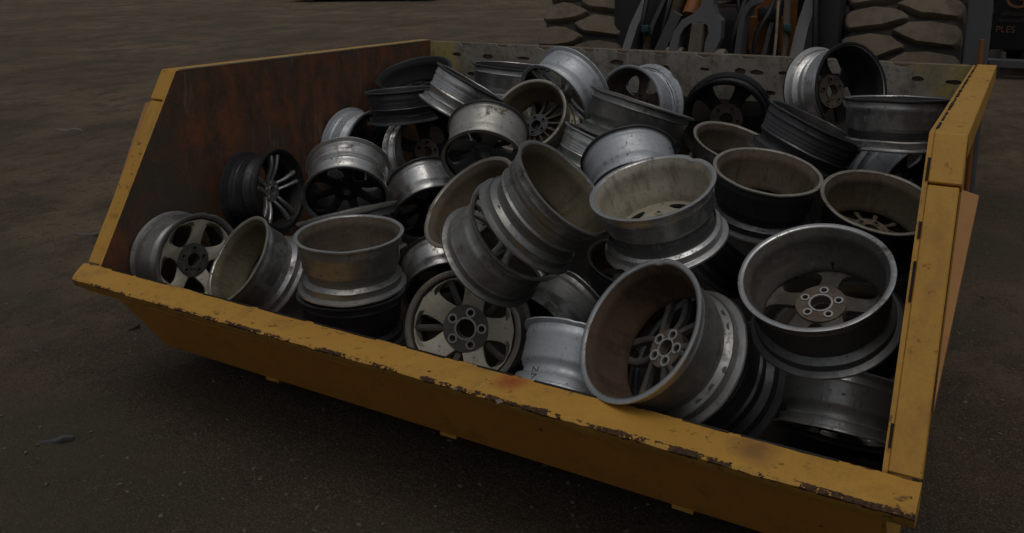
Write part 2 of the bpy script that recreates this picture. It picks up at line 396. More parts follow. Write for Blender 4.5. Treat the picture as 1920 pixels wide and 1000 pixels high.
# side plates
for s, x0 in ((-1, 0.), (1, W)):
    bm = bmesh.new()
    loop = [(-.02, GZ - .05), (.27, .105), (.36, .075), (1.6, .075), (1.95, .17), (2.2, .42), (2.30, .70), (P2[0], 1.05), P2, P1, (0.0, GZ + .0)]
    prism(bm, [loop], lambda u, v, t: (x0 + s * t, u, v), .0, .012, 0)
    for f in bm.faces:
        f.material_index = 1 if abs(f.calc_center_median().x - x0) < .001 else 0
    add('side_plate', bm, [YEL, RUST], None, 'rusty brown side plate of the bucket' if s < 0 else None)
    # front flange box along P0-P1 and top flange box along P1-P2, standing outward from the plate
    d = Vector((P1[0], P1[1] - GZ)).normalized(); nn = Vector((-d.y, d.x)); Lf = Vector((P1[0], P1[1] - GZ)).length
    kn = .42 * Lf / .466 if False else Lf * (.384 / .459)
    def fl(bm, t0, t1, w, th, off=0.0, w2=None):
        o = Vector((0, GZ)); A = o + d * t0; B = o + d * t1
        q = []
        for (P, ww) in ((A, w), (B, w2 or w)):
            q.append([bm.verts.new((x0 + s * xx, *(P + nn * zz))) for (xx, zz) in ((.0125, off), (ww, off), (ww, off - th), (.0125, off - th))])
        for j in range(4): bm.faces.new((q[0][j], q[0][(j + 1) % 4], q[1][(j + 1) % 4], q[1][j]))
        bm.faces.new(q[0]); bm.faces.new(q[1])
        return q
    bm = bmesh.new(); fl(bm, -.004, kn - .003, .088, .06); bmesh.ops.bevel(bm, geom=list(bm.edges), offset=.003, segments=1, affect='EDGES'); add('side_flange', bm, YEL)
    bm = bmesh.new(); fl(bm, kn + .003, Lf, .093, .065, .003)
    # top flange
    o = Vector(P1); e = (Vector(P2) - o); dd = e.normalized(); n2 = Vector((-dd.y, dd.x)); L2 = e.length
    q = []
    for (P, ) in ((o,), (Vector(P2) + dd * .02,)):
        q.append([bm.verts.new((x0 + s * xx, *(P + n2 * zz))) for (xx, zz) in ((.0125, .003), (.093, .003), (.093, -.075), (.0125, -.075))])
    for j in range(4): bm.faces.new((q[0][j], q[0][(j + 1) % 4], q[1][(j + 1) % 4], q[1][j]))
    bm.faces.new(q[0]); bm.faces.new(q[1])
    bmesh.ops.bevel(bm, geom=list(bm.edges), offset=.003, segments=1, affect='EDGES'); add('top_flange', bm, [YEL] if s > 0 else [YEL])
    if s < 0:
        bm = bmesh.new(); box(bm, (-.0119, P1[0] + .02, P1[1] + .0005), (.001, P2[0], P1[1] + .006), 0, 0)
        for v in bm.verts: v.co.z += (v.co.y - P1[0]) * (P2[1] - P1[1]) / (P2[0] - P1[0])
        add('edge_strip', bm, RAW)
    # outboard wedge gusset
    bm = bmesh.new(); q = []
    for off in (-.012, -.05):
        pts = [(.094, kn - .004, 0), (.134, kn - .014, 0), (.093, .16, 0)]
        q.append([bm.verts.new((x0 + s * a, *(Vector((0, GZ)) + d * b + nn * off))) for a, b, c in pts])
    bm.faces.new(q[0]); bm.faces.new(q[1])
    for j in range(3): bm.faces.new((q[0][j], q[0][(j + 1) % 3], q[1][(j + 1) % 3], q[1][j]))
    add('side_gusset', bm, YELP)
    # weld runs on the inner edges
    bm = bmesh.new(); t = .05
    def bead(a, b, r=.0045):
        a, b = Vector(a), Vector(b); n = max(2, int((b - a).length / .012)); P = [a.lerp(b, i / n) + Vector((0, random.uniform(-.001, .001), random.uniform(-.001, .001))) for i in range(n + 1)]
        bb = bmesh.new(); tube(bb, P, r, 6); add('weld_bead', bb, WELD, 40)
    xi = x0 + s * .009
    while t < Lf - .08 and s > 0:
        l = random.uniform(.05, .13) * (1 if t < .5 else .5); p = Vector((0, GZ)) + d * t + nn * .0025; p_ = Vector((0, GZ)) + d * (t + l) + nn * .0025
        if random.random() < .75: bead((xi, *p), (xi, *p_), .0035)
        t += l + random.uniform(.03, .12)
    t = .05
    while t < L2 - .05 and s > 0:
        l = random.uniform(.03, .10); p = o + dd * t + n2 * .004; p_ = o + dd * min(t + l, L2) + n2 * .004
        bead((xi + s * .006, *p), (xi + s * .006, *p_), random.uniform(.003, .0048)); t += l + random.uniform(.02, .07)
    bm.free()
x = .1
def bead2(a, b, r):
    bb = bmesh.new(); tube(bb, [Vector(a).lerp(Vector(b), i / 6) for i in range(7)], r, 6); add('weld_bead', bb, WELD, 40)
while x < W - .1:
    l = random.uniform(.12, .30); bead2((x, -.021, GZ + .0005), (min(x + l, W - .05), -.021, GZ + .0005), .0042); x += l + random.uniform(.02, .22)
# back guard plate with burnt slots and half slots at its upper edge
bm = bmesh.new()
Y0 = 2.338
def oval(cx, cz, a, b, n=16, ph=0): return [(cx + a * cos(2 * pi * k / n) * (1 + .12 * sin(3 * k + ph)), cz + b * sin(2 * pi * k / n) * (1 + .1 * sin(2 * k + ph))) for k in range(n)]
nx = [.259, .52, .80, 1.08, 1.29, 1.506, 1.75, 1.979, 2.22, 2.46, 2.703]
out = [(0.001, 1.0), (W - .001, 1.0), (W - .001, P2[1] - .002)]
for xx in reversed(nx):
    out += [(xx + .042 * cos(a) * 1.0, P2[1] - .002 - .021 * sin(a) * (1 + .15 * sin(xx * 40 + a * 5))) for a in [pi * k / 6 for k in range(7)]]
out += [(0.001, P2[1] - .002)]
holes = [oval(a, b, .034 + .008 * sin(a * 31), .0135 + .004 * sin(a * 17), ph=a * 9) for a, b in ((.199, 1.194), (.42, 1.19), (.667, 1.193), (.93, 1.19), (1.259, 1.198), (1.537, 1.180), (1.758, 1.187), (1.945, 1.187), (2.03, 1.185), (2.165, 1.189), (2.41, 1.19), (2.777, 1.197), (2.93, 1.19))]
holes += [oval(a, b, .03, .013, ph=a * 5) for a, b in ((.3, 1.08), (.7, 1.09), (1.2, 1.085), (1.6, 1.08), (2.1, 1.085), (2.6, 1.09))]
prism(bm, [out] + holes, lambda u, v, t: (u, Y0 + t, v), 0, .014)
add('back_guard', bm, GUARD, None, 'grey scuffed guard plate with burnt oval slots')
HOLEB = plain('slot_backing', (.15, .115, .08), .9, 0, .6, 14)
bm = bmesh.new()                                            # beam seen through the slots
box(bm, (.02, Y0 + .0165, 1.0), (W - .02, Y0 + .09, P2[1] - .006), .003); add('back_beam', bm, HOLEB)
# wear pads under the heel of the front plate
for x in (.64, 1.52, 2.41):
    bm = bmesh.new(); box(bm, (x - .035, .2685, .090), (x + .035, .30, .1045), .002); add('wear_pad', bm, YEL)
# peeled steel bits at the lip's edge
for x in (1.86, 2.01):
    bm = bmesh.new(); chip(bm, (x, -.151, GZ - .010), .014, .35); add('torn_steel', bm, DIRTY, 60, 'torn bright steel at the lip edge')

# ------------------------------------------------------------ wheel rims
def disc_z(t, hub, mid, outz): return hub + (mid - hub) * min(1, t * 3) if t < 1 / 3 else mid + (outz - mid) * (t - 1 / 3) * 1.5
def make_rim(key, c, n, D, Wd, kind, style='five', out='silver', inn='brown', face=None, hubm=None, rot=0., label='', deep=False, hr=.31, lug=.055, nlug=5, bright=False, edge=None, back=None, aim=None, ridged=False):
    R = D / 2; face = face or out; ph = random.random() * 20
    n = Vector(n).normalized(); c = Vector(c)
    z = n if kind == 'open' else -n; org = c if kind == 'open' else c + n * Wd
    x = (Vector(aim) - z * Vector(aim).dot(z)).normalized() if aim else z.orthogonal().normalized()
    y = z.cross(x)
    if aim: rot = 0.
    root = empty('alloy_wheel' if style != 'steel' else 'steel_wheel', org)
    root.rotation_euler = (Matrix((x, y, z)).transposed() @ Matrix.Rotation(rot, 3, 'Z')).to_euler()
    tag(root, label, 'wheel rim', 'old wheel rims heaped in the loader bucket')
    # barrel: z=0 inboard edge, z=Wd outboard edge
    d0 = .61 if not deep else .5
    o = [(1, 0), (1, .005), (.955, .011), (.925, .013), (.918, .030), (.930, .037), (.905, .046), (.893, d0 * Wd - .012), (.87, d0 * Wd), (.82, d0 * Wd + .010), (.815, .76 * Wd), (.86, .80 * Wd), (.90, .83 * Wd),
         (.925, Wd - .038), (.915, Wd - .032), (.915, Wd - .014), (.955, Wd - .011), (.995, Wd - .007), (1, Wd - .001), (.985, Wd)]
    if ridged:
        k = [j for j, q in enumerate(o) if q[0] == .905][0]
        z1, z2 = .055, d0 * Wd - .016; s_ = (z2 - z1) / 3
        o[k + 1:k + 1] = [q for a in range(3) for q in ((.905 - .012 * a, z1 + s_ * a), (.905 - .012 * a, z1 + s_ * (a + .62)), (.893 - .014 * a, z1 + s_ * (a + .74)))]
    i = [(.925, Wd - .003), (.90, Wd - .008), (.885, Wd - .03), (.865, .83 * Wd), (.785, .77 * Wd), (.785, d0 * Wd + .012), (.845, d0 * Wd - .004), (.856, .042), (.860, .030), (.878, .020), (.902, .012), (.918, .004), (.930, .0005), (.97, -.0015)]
    prof = [(r * R, zz) for r, zz in o + i]; mats = [2, 2] + [0] * (len(o) - 5) + [2, 2] + [0, 0] + [1] * (len(i) - 5) + [1, 0, 0, 0]
    mats = (mats + [0] * 9)[:len(prof)]; mats[-1] = mats[-2] = 2
    bm = bmesh.new(); lathe(bm, prof, 112, mats=mats, jit=.0055, ph=ph)
    dents = [(random.uniform(0, 6.28), random.choice((0, Wd)), random.uniform(.003, .008), random.uniform(.04, .10)) for _ in range(random.choice((0, 1, 2, 3)))]
    for v in bm.verts:                                       # knocked-in flange edges
        a = math.atan2(v.co.y, v.co.x)
        for a0, z0, dep, wid in dents:
            da = (a - a0 + pi) % (2 * pi) - pi
            k = dep * math.exp(-(da / wid) ** 2) * math.exp(-((v.co.z - z0) / .014) ** 2)
            if k > 1e-4:
                r = math.hypot(v.co.x, v.co.y); v.co.x *= 1 - k / r; v.co.y *= 1 - k / r; v.co.z += (k * .4 if z0 == 0 else -k * .4)
    link('barrel', bm, [MA[out], MI[inn], MA[edge or out]], root, 50, False)
    # disc: hub pad plus spokes (front face looks to +z)
    zo = Wd - .016; zh = Wd - .055; th = .020
    rh = hr * R; ro = (.868 if style != 'steel' else .86) * R
    bm = bmesh.new()
    def spoke(th0, cf, hf, dz=0, w0=0., t=th, nr=18, r0=rh * .93, crown=.006, mi=0):
        us = [-1, -.93, -.6, 0, .6, .93, 1]; rings = []
        for a in range(nr + 1):
            q = a / nr; r = r0 + (ro - r0) * q; h = hf(q, r); cc = th0 + cf(q, r)
            zf = zh + (zo - zh) * (1 - (1 - q) ** 2) + dz
            ring = []
            for u in us:
                bz = -crown * u ** 2 - (.004 if abs(u) == 1 else 0)
                ring.append(bm.verts.new((r * cos(cc + h * u), r * sin(cc + h * u), zf + bz)))
            for u in (1, .5, 0, -.5, -1):
                ring.append(bm.verts.new((r * cos(cc + h * .94 * u), r * sin(cc + h * .94 * u), zf - t - (.004 if abs(u) < 1 else 0))))
            rings.append(ring)
        m = len(rings[0])
        for A, B in zip(rings, rings[1:]):
            for k in range(m):
                f = bm.faces.new((A[k], A[(k + 1) % m], B[(k + 1) % m], B[k])); f.material_index = 1 if k >= 7 and k < 11 else mi
        bm.faces.new(rings[0]); bm.faces.new(rings[-1])
    def arc(q): return max(0., sin(pi * min(1, max(0, (q - .03) / .97)))) ** .55
    if style in ('five', 'star', 'fivefat'):
        A, B = {'five': (.50, .12), 'star': (.52, .24), 'fivefat': (.36, .27)}[style]
        arc = lambda q: max(0., sin(pi * min(1, max(0, (q - .04) / .90)))) ** .30 if q < .94 else 0.
        for k in range(5):
            spoke(k * 2 * pi / 5, lambda q, r: 0, lambda q, r: pi / 5 * (1 - (A + B * q) * arc(q)), nr=30)
            if style == 'fivefat':
                spoke((k + .5) * 2 * pi / 5, lambda q, r: 0, lambda q, r: .06 * R / r, -.016, mi=1)
    elif style == 'seven':
        for k in range(7): spoke(k * 2 * pi / 7, lambda q, r: 0, lambda q, r: pi / 7 * (1 - .62 * arc(q)))
    elif style == 'double':
        for k in range(5):
            for s in (-1, 1): spoke(k * 2 * pi / 5, lambda q, r, s=s: s * math.asin(min(1, .085 * R / r)) + s * .05 * q, lambda q, r: (.042 + .02 * q * q) * R / r)
    elif style == 'why':
        for k in range(5):
            for s in (-1, 1): spoke(k * 2 * pi / 5, lambda q, r, s=s: s * (.16 + .34 * q), lambda q, r: (.044 + .016 * q * q) * R / r, -.002, crown=.003, t=.024)
    elif style == 'many':
        for k in range(14): spoke(k * 2 * pi / 14, lambda q, r: 0, lambda q, r: (.036 + .02 * q * q) * R / r)
    elif style == 'steel':
        ang = lambda r, a: (r * cos(a), r * sin(a))
        ra, rb = rh * .95, ro
        ol = [ang(.82 * R, 2 * pi * k / 80) for k in range(80)]; inner = [ang(ra, 2 * pi * k / 48) for k in range(48)]
        hl = []
        for k in range(8 if not deep else 5):
            a0 = 2 * pi * (k + .5) / (8 if not deep else 5); rc = .62 * R; a, b = (.085, .06) if not deep else (.19, .07)
            hl.append([(rc * cos(a0) + R * (-a * cos(u) * sin(a0) + b * sin(u) * cos(a0)), rc * sin(a0) + R * (a * cos(u) * cos(a0) + b * sin(u) * sin(a0))) for u in (2 * pi * j / 18 for j in range(18))])
        prism(bm, [ol, inner] + hl, lambda u, v, t: (u, v, t), zh + .014, zh + .004)
        for f in bm.faces:
            if f.normal.z < -.5 or f.calc_center_median().z < zh + .0045: f.material_index = 1
        lathe(bm, [(.80 * R, zh + .012), (.84 * R, zh + .006), (ro, zh - .02), (ro, zh - .006), (.845 * R, zh + .016), (.80 * R, zh + .0145)], 64)
    o_ = link('wheel_disc', bm, [MA[face], MI[back or inn]], root, 40, False)
    # hub pad with bore and stud holes
    bm = bmesh.new(); seg = 40
    ol = [(rh * cos(2 * pi * k / 60), rh * sin(2 * pi * k / 60)) for k in range(60)]
    br = rh * .42; hl = [[(br * cos(-2 * pi * k / 32), br * sin(-2 * pi * k / 32)) for k in range(32)]]
    lr = rh * .70; ls = lug * R
    cs = [(lr * cos(2 * pi * k / nlug), lr * sin(2 * pi * k / nlug)) for k in range(nlug)]
    for cx, cy in cs: hl.append([(cx + ls * .72 * cos(-2 * pi * k / 14), cy + ls * .72 * sin(-2 * pi * k / 14)) for k in range(14)])
    prism(bm, [ol] + hl, lambda u, v, t: (u, v, t), zh + .004, zh - .026)
    hub = link('hub', bm, MI[hubm] if hubm in MI else MA[hubm or face], root, 30, False)
    bm = bmesh.new()
    for cx, cy in cs:
        for zz in (zh + .005, zh - .027):
            rr = lathe(bm, [(ls * .70, zz - .003), (ls * .70, zz + .003), (ls * 1.12, zz + .003), (ls * 1.12, zz - .003)], 16)
            bmesh.ops.translate(bm, verts=[v for q in rr for v in q], vec=(cx, cy, 0))
    for zz in (zh + .0045, zh - .0265): lathe(bm, [(br * .97, zz - .003), (br * .97, zz + .003), (br * 1.16, zz + .003), (br * 1.16, zz - .003)], 32)
    lo = link('stud_seats', bm, lugmat if bright else (MI[hubm] if hubm in MI else MA[face]), root, 40, False); lo.parent = hub
    # valve hole plug
    if out != 'black':
        bm = bmesh.new(); lathe(bm, [(.0001, Wd - .05), (.004, Wd - .05), (.004, Wd - .018), (.0001, Wd - .018)], 8)
        bmesh.ops.translate(bm, verts=bm.verts, vec=(.80 * R, 0, -.03)); link('valve', bm, HOSE, root, 40, False)
    return root
POSE = {
 'A': ((0.234, 0.299, 0.538), (-0.989, 0.092, -0.117), 0.41, 0.200, 'face'),
 'B': ((0.475, 0.289, 0.591), (0.305, 0.727, -0.615), 0.39, 0.200, 'open'),
 'C': ((1.162, 0.210, 0.834), (-0.021, 0.031, -0.999), 0.39, 0.200, 'open'),
 'C2': ((0.959, 0.427, 0.498), (0.004, -0.018, -1.000), 0.43, 0.200, 'open'),
 'D': ((0.279, 0.750, 0.745), (-0.973, -0.198, -0.118), 0.38, 0.200, 'face'),
 'E': ((0.589, 0.838, 0.721), (-0.497, 0.717, 0.488), 0.40, 0.200, 'face'),
 'F': ((0.851, 0.550, 0.774), (0.269, -0.068, -0.961), 0.42, 0.190, 'face'),
 'G': ((0.627, 1.512, 0.829), (-0.855, 0.353, -0.381), 0.45, 0.200, 'open'),
 'H': ((1.207, 1.036, 0.917), (-0.338, 0.789, 0.513), 0.37, 0.200, 'face'),
 'I': ((1.284, 0.804, 0.813), (0.313, 0.588, -0.746), 0.47, 0.190, 'open'),
 'J': ((1.901, 0.474, 1.030), (-0.686, -0.118, -0.718), 0.42, 0.210, 'open'),
 'K': ((1.698, 0.515, 0.841), (-0.725, 0.070, -0.686), 0.43, 0.190, 'face'),
 'L': ((1.482, 0.437, 0.433), (-0.295, 0.906, -0.304), 0.45, 0.200, 'face'),
 'M': ((2.003, 0.269, 0.362), (-0.062, 0.670, 0.740), 0.40, 0.215, 'face'),
 'N': ((1.625, 0.796, 0.292), (0.297, 0.869, 0.396), 0.44, 0.200, 'face'),
 'O': ((2.320, 0.102, 0.756), (0.443, 0.632, -0.636), 0.45, 0.210, 'open'),
 'P': ((2.736, 0.416, 0.887), (0.112, 0.435, -0.893), 0.44, 0.200, 'open'),
 'Q': ((2.188, 0.528, 1.055), (0.139, 0.299, -0.944), 0.42, 0.210, 'open'),
 'AT': ((1.674, 1.586, 0.359), (-0.258, 0.117, -0.959), 0.42, 0.190, 'open'),
 'R': ((2.433, 1.038, 1.019), (-0.174, 0.146, -0.974), 0.39, 0.200, 'open'),
 'S': ((2.793, 1.218, 0.906), (-0.198, 0.262, -0.944), 0.41, 0.210, 'open'),
 'T': ((1.952, 2.072, 0.957), (-0.203, 0.977, 0.063), 0.45, 0.200, 'open'),
 'U': ((2.558, 1.938, 1.192), (-0.810, 0.549, -0.206), 0.42, 0.200, 'open'),
 'V': ((2.775, 1.631, 1.218), (0.045, -0.104, -0.994), 0.41, 0.200, 'open'),
 'W': ((2.500, 1.536, 1.114), (-0.388, -0.162, -0.907), 0.43, 0.200, 'open'),
 'X': ((2.845, 1.975, 0.755), (-0.773, 0.576, 0.264), 0.47, 0.200, 'open'),
 'Y': ((1.728, 1.560, 1.135), (-0.226, -0.249, -0.942), 0.49, 0.190, 'open'),
 'Y2': ((1.607, 1.434, 0.972), (-0.324, -0.299, -0.897), 0.40, 0.180, 'open'),
 'Z': ((1.921, 1.059, 0.852), (-0.503, 0.673, 0.542), 0.40, 0.200, 'face'),
 'AA': ((0.737, 2.091, 1.186), (-0.070, -0.086, -0.994), 0.45, 0.190, 'open'),
 'AB': ((1.212, 1.681, 1.076), (0.262, 0.867, 0.423), 0.43, 0.180, 'face'),
 'AD': ((1.529, 1.880, 1.053), (0.263, 0.962, -0.074), 0.40, 0.180, 'open'),
 'AE': ((1.207, 1.435, 1.057), (0.020, 0.776, -0.630), 0.39, 0.180, 'open'),
 'AF': ((1.162, 1.863, 0.935), (-0.815, 0.048, -0.577), 0.44, 0.170, 'open'),
 'AG': ((0.241, 1.841, 1.153), (0.013, 0.309, -0.951), 0.44, 0.170, 'open'),
 'AH': ((0.432, 1.471, 1.121), (0.088, -0.032, -0.996), 0.37, 0.165, 'open'),
 'AI': ((0.952, 1.344, 1.212), (-0.396, -0.346, -0.851), 0.36, 0.180, 'open'),
 'AJ': ((0.198, 1.517, 0.760), (-0.999, 0.038, -0.008), 0.45, 0.180, 'face'),
 'AK': ((0.765, 1.263, 0.553), (-0.645, 0.528, 0.551), 0.41, 0.200, 'face'),
 'AM': ((1.001, 1.024, 0.278), (-0.596, 0.636, 0.490), 0.41, 0.190, 'face'),
 'AN': ((2.342, 0.469, 0.501), (0.504, 0.581, -0.638), 0.49, 0.200, 'open'),
 'AO': ((2.784, 0.713, 0.214), (-0.017, 0.591, 0.806), 0.42, 0.200, 'face'),
 'AP': ((2.704, 1.001, 0.490), (0.296, 0.328, -0.897), 0.49, 0.190, 'open'),
 'AQ': ((2.093, 1.818, 0.929), (-0.338, 0.119, -0.933), 0.41, 0.180, 'open'),
 'AS': ((2.227, 1.370, 0.670), (-0.653, -0.166, -0.739), 0.43, 0.190, 'open'),

}
# style, outer finish, inner finish, face finish, hub, rotation, label
SPEC = {
 'A': ('star', 'grey', 'grey', 'cream', 'capg', .3, 'rim with wide cream spokes against the rusty side plate at the lip, leftmost rim', dict(aim=(0.025, 0.267, 0.964), hr=.36)),
 'B': ('five', 'silver', 'olive', None, None, .1, 'silver rim tipped open with olive-brown inside, second rim from the left along the lip', dict(edge='beige')),
 'C': ('five', 'grey', 'brown', None, None, .4, 'grey rim lying flat on a dark one behind the lip, its brown inside facing up', dict(edge='silver')),
 'C2': ('five', 'dark', 'black', None, None, .2, 'dark rim lying flat under the grey brown-inside rim near the lip', {}),
 'D': ('double', 'black', 'black', 'silver', None, .62, 'black rim with five double spokes standing against the rusty side plate', dict(ridged=True, aim=(-0.867, -0.495, 0.051), hr=.27, lug=.04, bright=True)),
 'E': ('seven', 'silver', 'black', 'black', None, 0, 'silver barrel with dark spokes facing down, right of the black double-spoke rim', dict(ridged=True)),
 'F': ('five', 'greyd', 'grey', None, None, .5, 'rim lying edge-on below the silver barrel with dark spokes, only thin flange lines showing', {}),
 'G': ('five', 'silver', 'black', 'dark', 'cap', .2, 'large silver rim on edge, black inside with pale holes, left of the rust-stained rim', dict(ridged=True, edge='dark')),
 'H': ('fivefat', 'rusty', 'black', 'greyd', 'capg', .9, 'silver rim with brown rust stains on its barrel, in the middle of the heap', dict(edge='dark')),
 'I': ('five', 'grey', 'tan', None, None, .2, 'brown dusty rim seen from inside, just left of the big tilted central rim', dict(edge='beige')),
 'J': ('five', 'grey', 'olive', None, None, .5, 'big tilted grey rim with plain brown inside, leaning in the centre of the heap', dict(ridged=True, edge='grey')),
 'K': ('double', 'grey', 'black', 'polish', None, .15, 'grey rim with silver double spokes under the big tilted central rim', dict(aim=(-0.868, -0.460, 0.186), hr=.25, lug=.04)),
 'L': ('fivefat', 'beige', 'grey', 'cream', 'capg', .12, 'cream five-spoke rim facing the lip, with a grey hub and bright-edged stud holes', dict(aim=(0.865, 0.502, -0.017), hr=.40, lug=.075, bright=True)),
 'M': ('five', 'blue', 'black', None, None, .3, 'pale bluish barrel behind the lip, left of the large rim with red-brown inside', {}),
 'N': ('seven', 'grey', 'black', 'dark', None, .3, 'grey barrel wedged above the pale bluish barrel, its dark spoked face pointing down left', {}),
 'O': ('why', 'grey', 'red', 'grey', 'cap', .35, 'large rim resting on the lip, with red-brown inside and branching spokes', dict(aim=(0.130, 0.322, 0.938), hr=.27, lug=.07, bright=True, edge='silver', back='grey')),
 'P': ('star', 'greyd', 'grey', 'grey', 'cap', .33, 'dark grey rim near the right flange, backs of its spokes and rusty hub facing up', dict(aim=(-0.097, 0.199, 0.975), hr=.33, lug=.055, bright=True, edge='silver')),
 'Q': ('steel', 'silver', 'beige', 'greyd', 'beige', .5, 'open rim with light beige inside and oblong slots, on top right of centre', dict(aim=(0.555, 0.499, 0.666), deep=True)),
 'AT': ('five', 'greyd', 'red', None, None, .1, 'brown-edged rim mostly buried behind the large rim that rests on the lip', {}),
 'R': ('five', 'dark', 'tan', None, None, .4, 'dark rim with brown inside facing up, right of the beige-inside rim', dict(edge='beige')),
 'S': ('many', 'dark', 'tan', 'dark', 'cap', .1, 'dark rim with many thin spokes, brown open side up against the right side plate', dict(edge='beige')),
 'T': ('five', 'black', 'black', 'black', 'cap', .2, 'black rim facing forward with rusty hub, standing below the guard plate', dict(aim=(0.349, 0.423, 0.836), hr=.36)),
 'U': ('five', 'silver', 'black', 'black', 'cap', .5, 'rim standing highest at the back right, silver barrel, black inside, rusty hub', dict(ridged=True, aim=(-0.245, 0.108, 0.963), hr=.36, edge='black')),
 'V': ('steel', 'silver', 'black', 'dark', None, 0, 'silver rim lying level in front of the rusty-hubbed rim that stands highest', dict(edge='dark')),
 'W': ('five', 'dark', 'black', None, None, 0, 'glossy black ribbed barrel tilted down to the right, left of the level silver rim', dict(ridged=True, edge='dark')),
 'X': ('five', 'blue', 'grey', None, None, 0, 'bluish white barrel half hidden behind the right side flange', {}),
 'Y': ('five', 'grey', 'olive', None, None, 0, 'large grey rim lying tilted with a rusty yellowish upper flange, back centre of the heap', {}),
 'Y2': ('five', 'silver', 'grey', None, None, 0, 'pale ribbed barrel under the large tilted grey rim at the back centre', dict(ridged=True)),
 'Z': ('five', 'blue', 'black', None, None, .5, 'bluish white barrel with dark upper flange directly behind the beige-inside rim', dict(edge='dark')),
 'AA': ('five', 'silver', 'black', None, None, 0, 'silver rim lying level at the back left of centre, with a black upper flange', dict(edge='dark')),
 'AB': ('double', 'blue', 'black', 'silver', None, .6, 'white barrel tilted up to the right, silver spokes facing left, at the back centre', {}),
 'AD': ('five', 'blue', 'tan', None, 'cap', .3, 'small brown arched opening with white barrel, just under the guard plate', {}),
 'AE': ('many', 'beige', 'tan', 'dark', None, .1, 'rim with gold-brown flange and dusty brown inside, behind the rust-stained rim', {}),
 'AF': ('five', 'beige', 'tan', None, None, .1, 'brown rings of a rim nearly hidden left of the large tilted grey rim', {}),
 'AG': ('five', 'black', 'black', 'black', None, .1, 'dark charcoal rim leaning in the far left back corner of the bucket', {}),
 'AH': ('five', 'dark', 'black', None, None, .1, 'dark ribbed barrel lying level in front of the charcoal corner rim', dict(ridged=True)),
 'AI': ('five', 'silver', 'black', None, None, .1, 'silver ribbed barrel tilted down to the right near the back left corner', dict(ridged=True, edge='dark')),
 'AJ': ('five', 'blue', 'black', 'dark', None, .1, 'pale barrel half hidden against the rusty side plate, behind a silver dark-spoked rim', dict(ridged=True)),
 'AK': ('seven', 'silver', 'black', 'black', None, .1, 'bright silver barrel facing down beside the dusty brown rim, left of centre', dict(edge='dark')),
 'AM': ('five', 'silver', 'black', 'dark', None, .1, 'silver barrel with dark opening above the cream five-spoke rim at the lip', dict(edge='dark')),
 'AN': ('five', 'dark', 'black', 'black', None, .1, 'black rim with one grey band, directly behind the large rim resting on the lip', dict(ridged=True, edge='greyd')),
 'AO': ('five', 'polish', 'brown', None, None, .1, 'brightly polished barrel in the front right corner of the bucket', {}),
 'AP': ('five', 'dark', 'brown', None, None, .1, 'dark brown rim buried under the large five-spoke rim beside the right side plate', {}),
 'AQ': ('five', 'beige', 'brown', None, None, .1, 'brown-inside rim squeezed between the black forward-facing rim and a dark brown-inside rim', {}),
 'AS': ('five', 'dark', 'black', None, None, .1, 'dark barrel in the gap right of the beige-inside rim', {}),
}
RIM = {}
for key, (c, n, D, Wd, kind) in POSE.items():
    st, o, i, f, h, rot, lab, kw = SPEC[key]
    RIM[key] = make_rim(key, c, n, D, Wd, kind, st, o, i, f, h, rot, lab, **kw)
def glyphs(body, size, mat, name):
    cu = bpy.data.curves.new(name, 'FONT'); cu.body = body; cu.size = size; cu.extrude = .0004
    o = bpy.data.objects.new(name, cu); COL.objects.link(o); dg = bpy.context.evaluated_depsgraph_get()
    me = bpy.data.meshes.new_from_object(o.evaluated_get(dg)); bpy.data.objects.remove(o); me.materials.clear(); me.materials.append(mat)
    t = bpy.data.objects.new(name, me); COL.objects.link(t); return t
INK = plain('grease_pencil', (.05, .05, .055), .8)
def mark(key, body, size, P, nrm, xd):
    root = RIM[key]; z = Vector(nrm).normalized(); x = (Vector(xd) - z * Vector(xd).dot(z)).normalized(); y = z.cross(x)
    c, n, D, Wd, k = POSE[key]; n = Vector(n).normalized(); c = Vector(c); d = Vector(P) - c; ax = d.dot(n); rad = (d - n * ax).normalized()
    P = c + n * ax + rad * (D / 2 * .905)
    t = glyphs(body, size, INK, 'marking'); Mw = Matrix((x, y, z)).transposed().to_4x4(); Mw.translation = P + z * .002
    Rw = root.rotation_euler.to_matrix().to_4x4(); Rw.translation = root.location
    t.parent = root; t.matrix_local = Rw.inverted() @ Mw
mark('M', 'NZ', .034, (1.9612, 0.1411, 0.4816), (-0.2324, -0.7307, 0.642), (-0.0623, 0.6699, 0.7399))
mark('V', '/ I II', .035, (2.6659, 1.4792, 1.1745), (-0.6055, -0.7939, 0.056), (.833, -.549, .02))

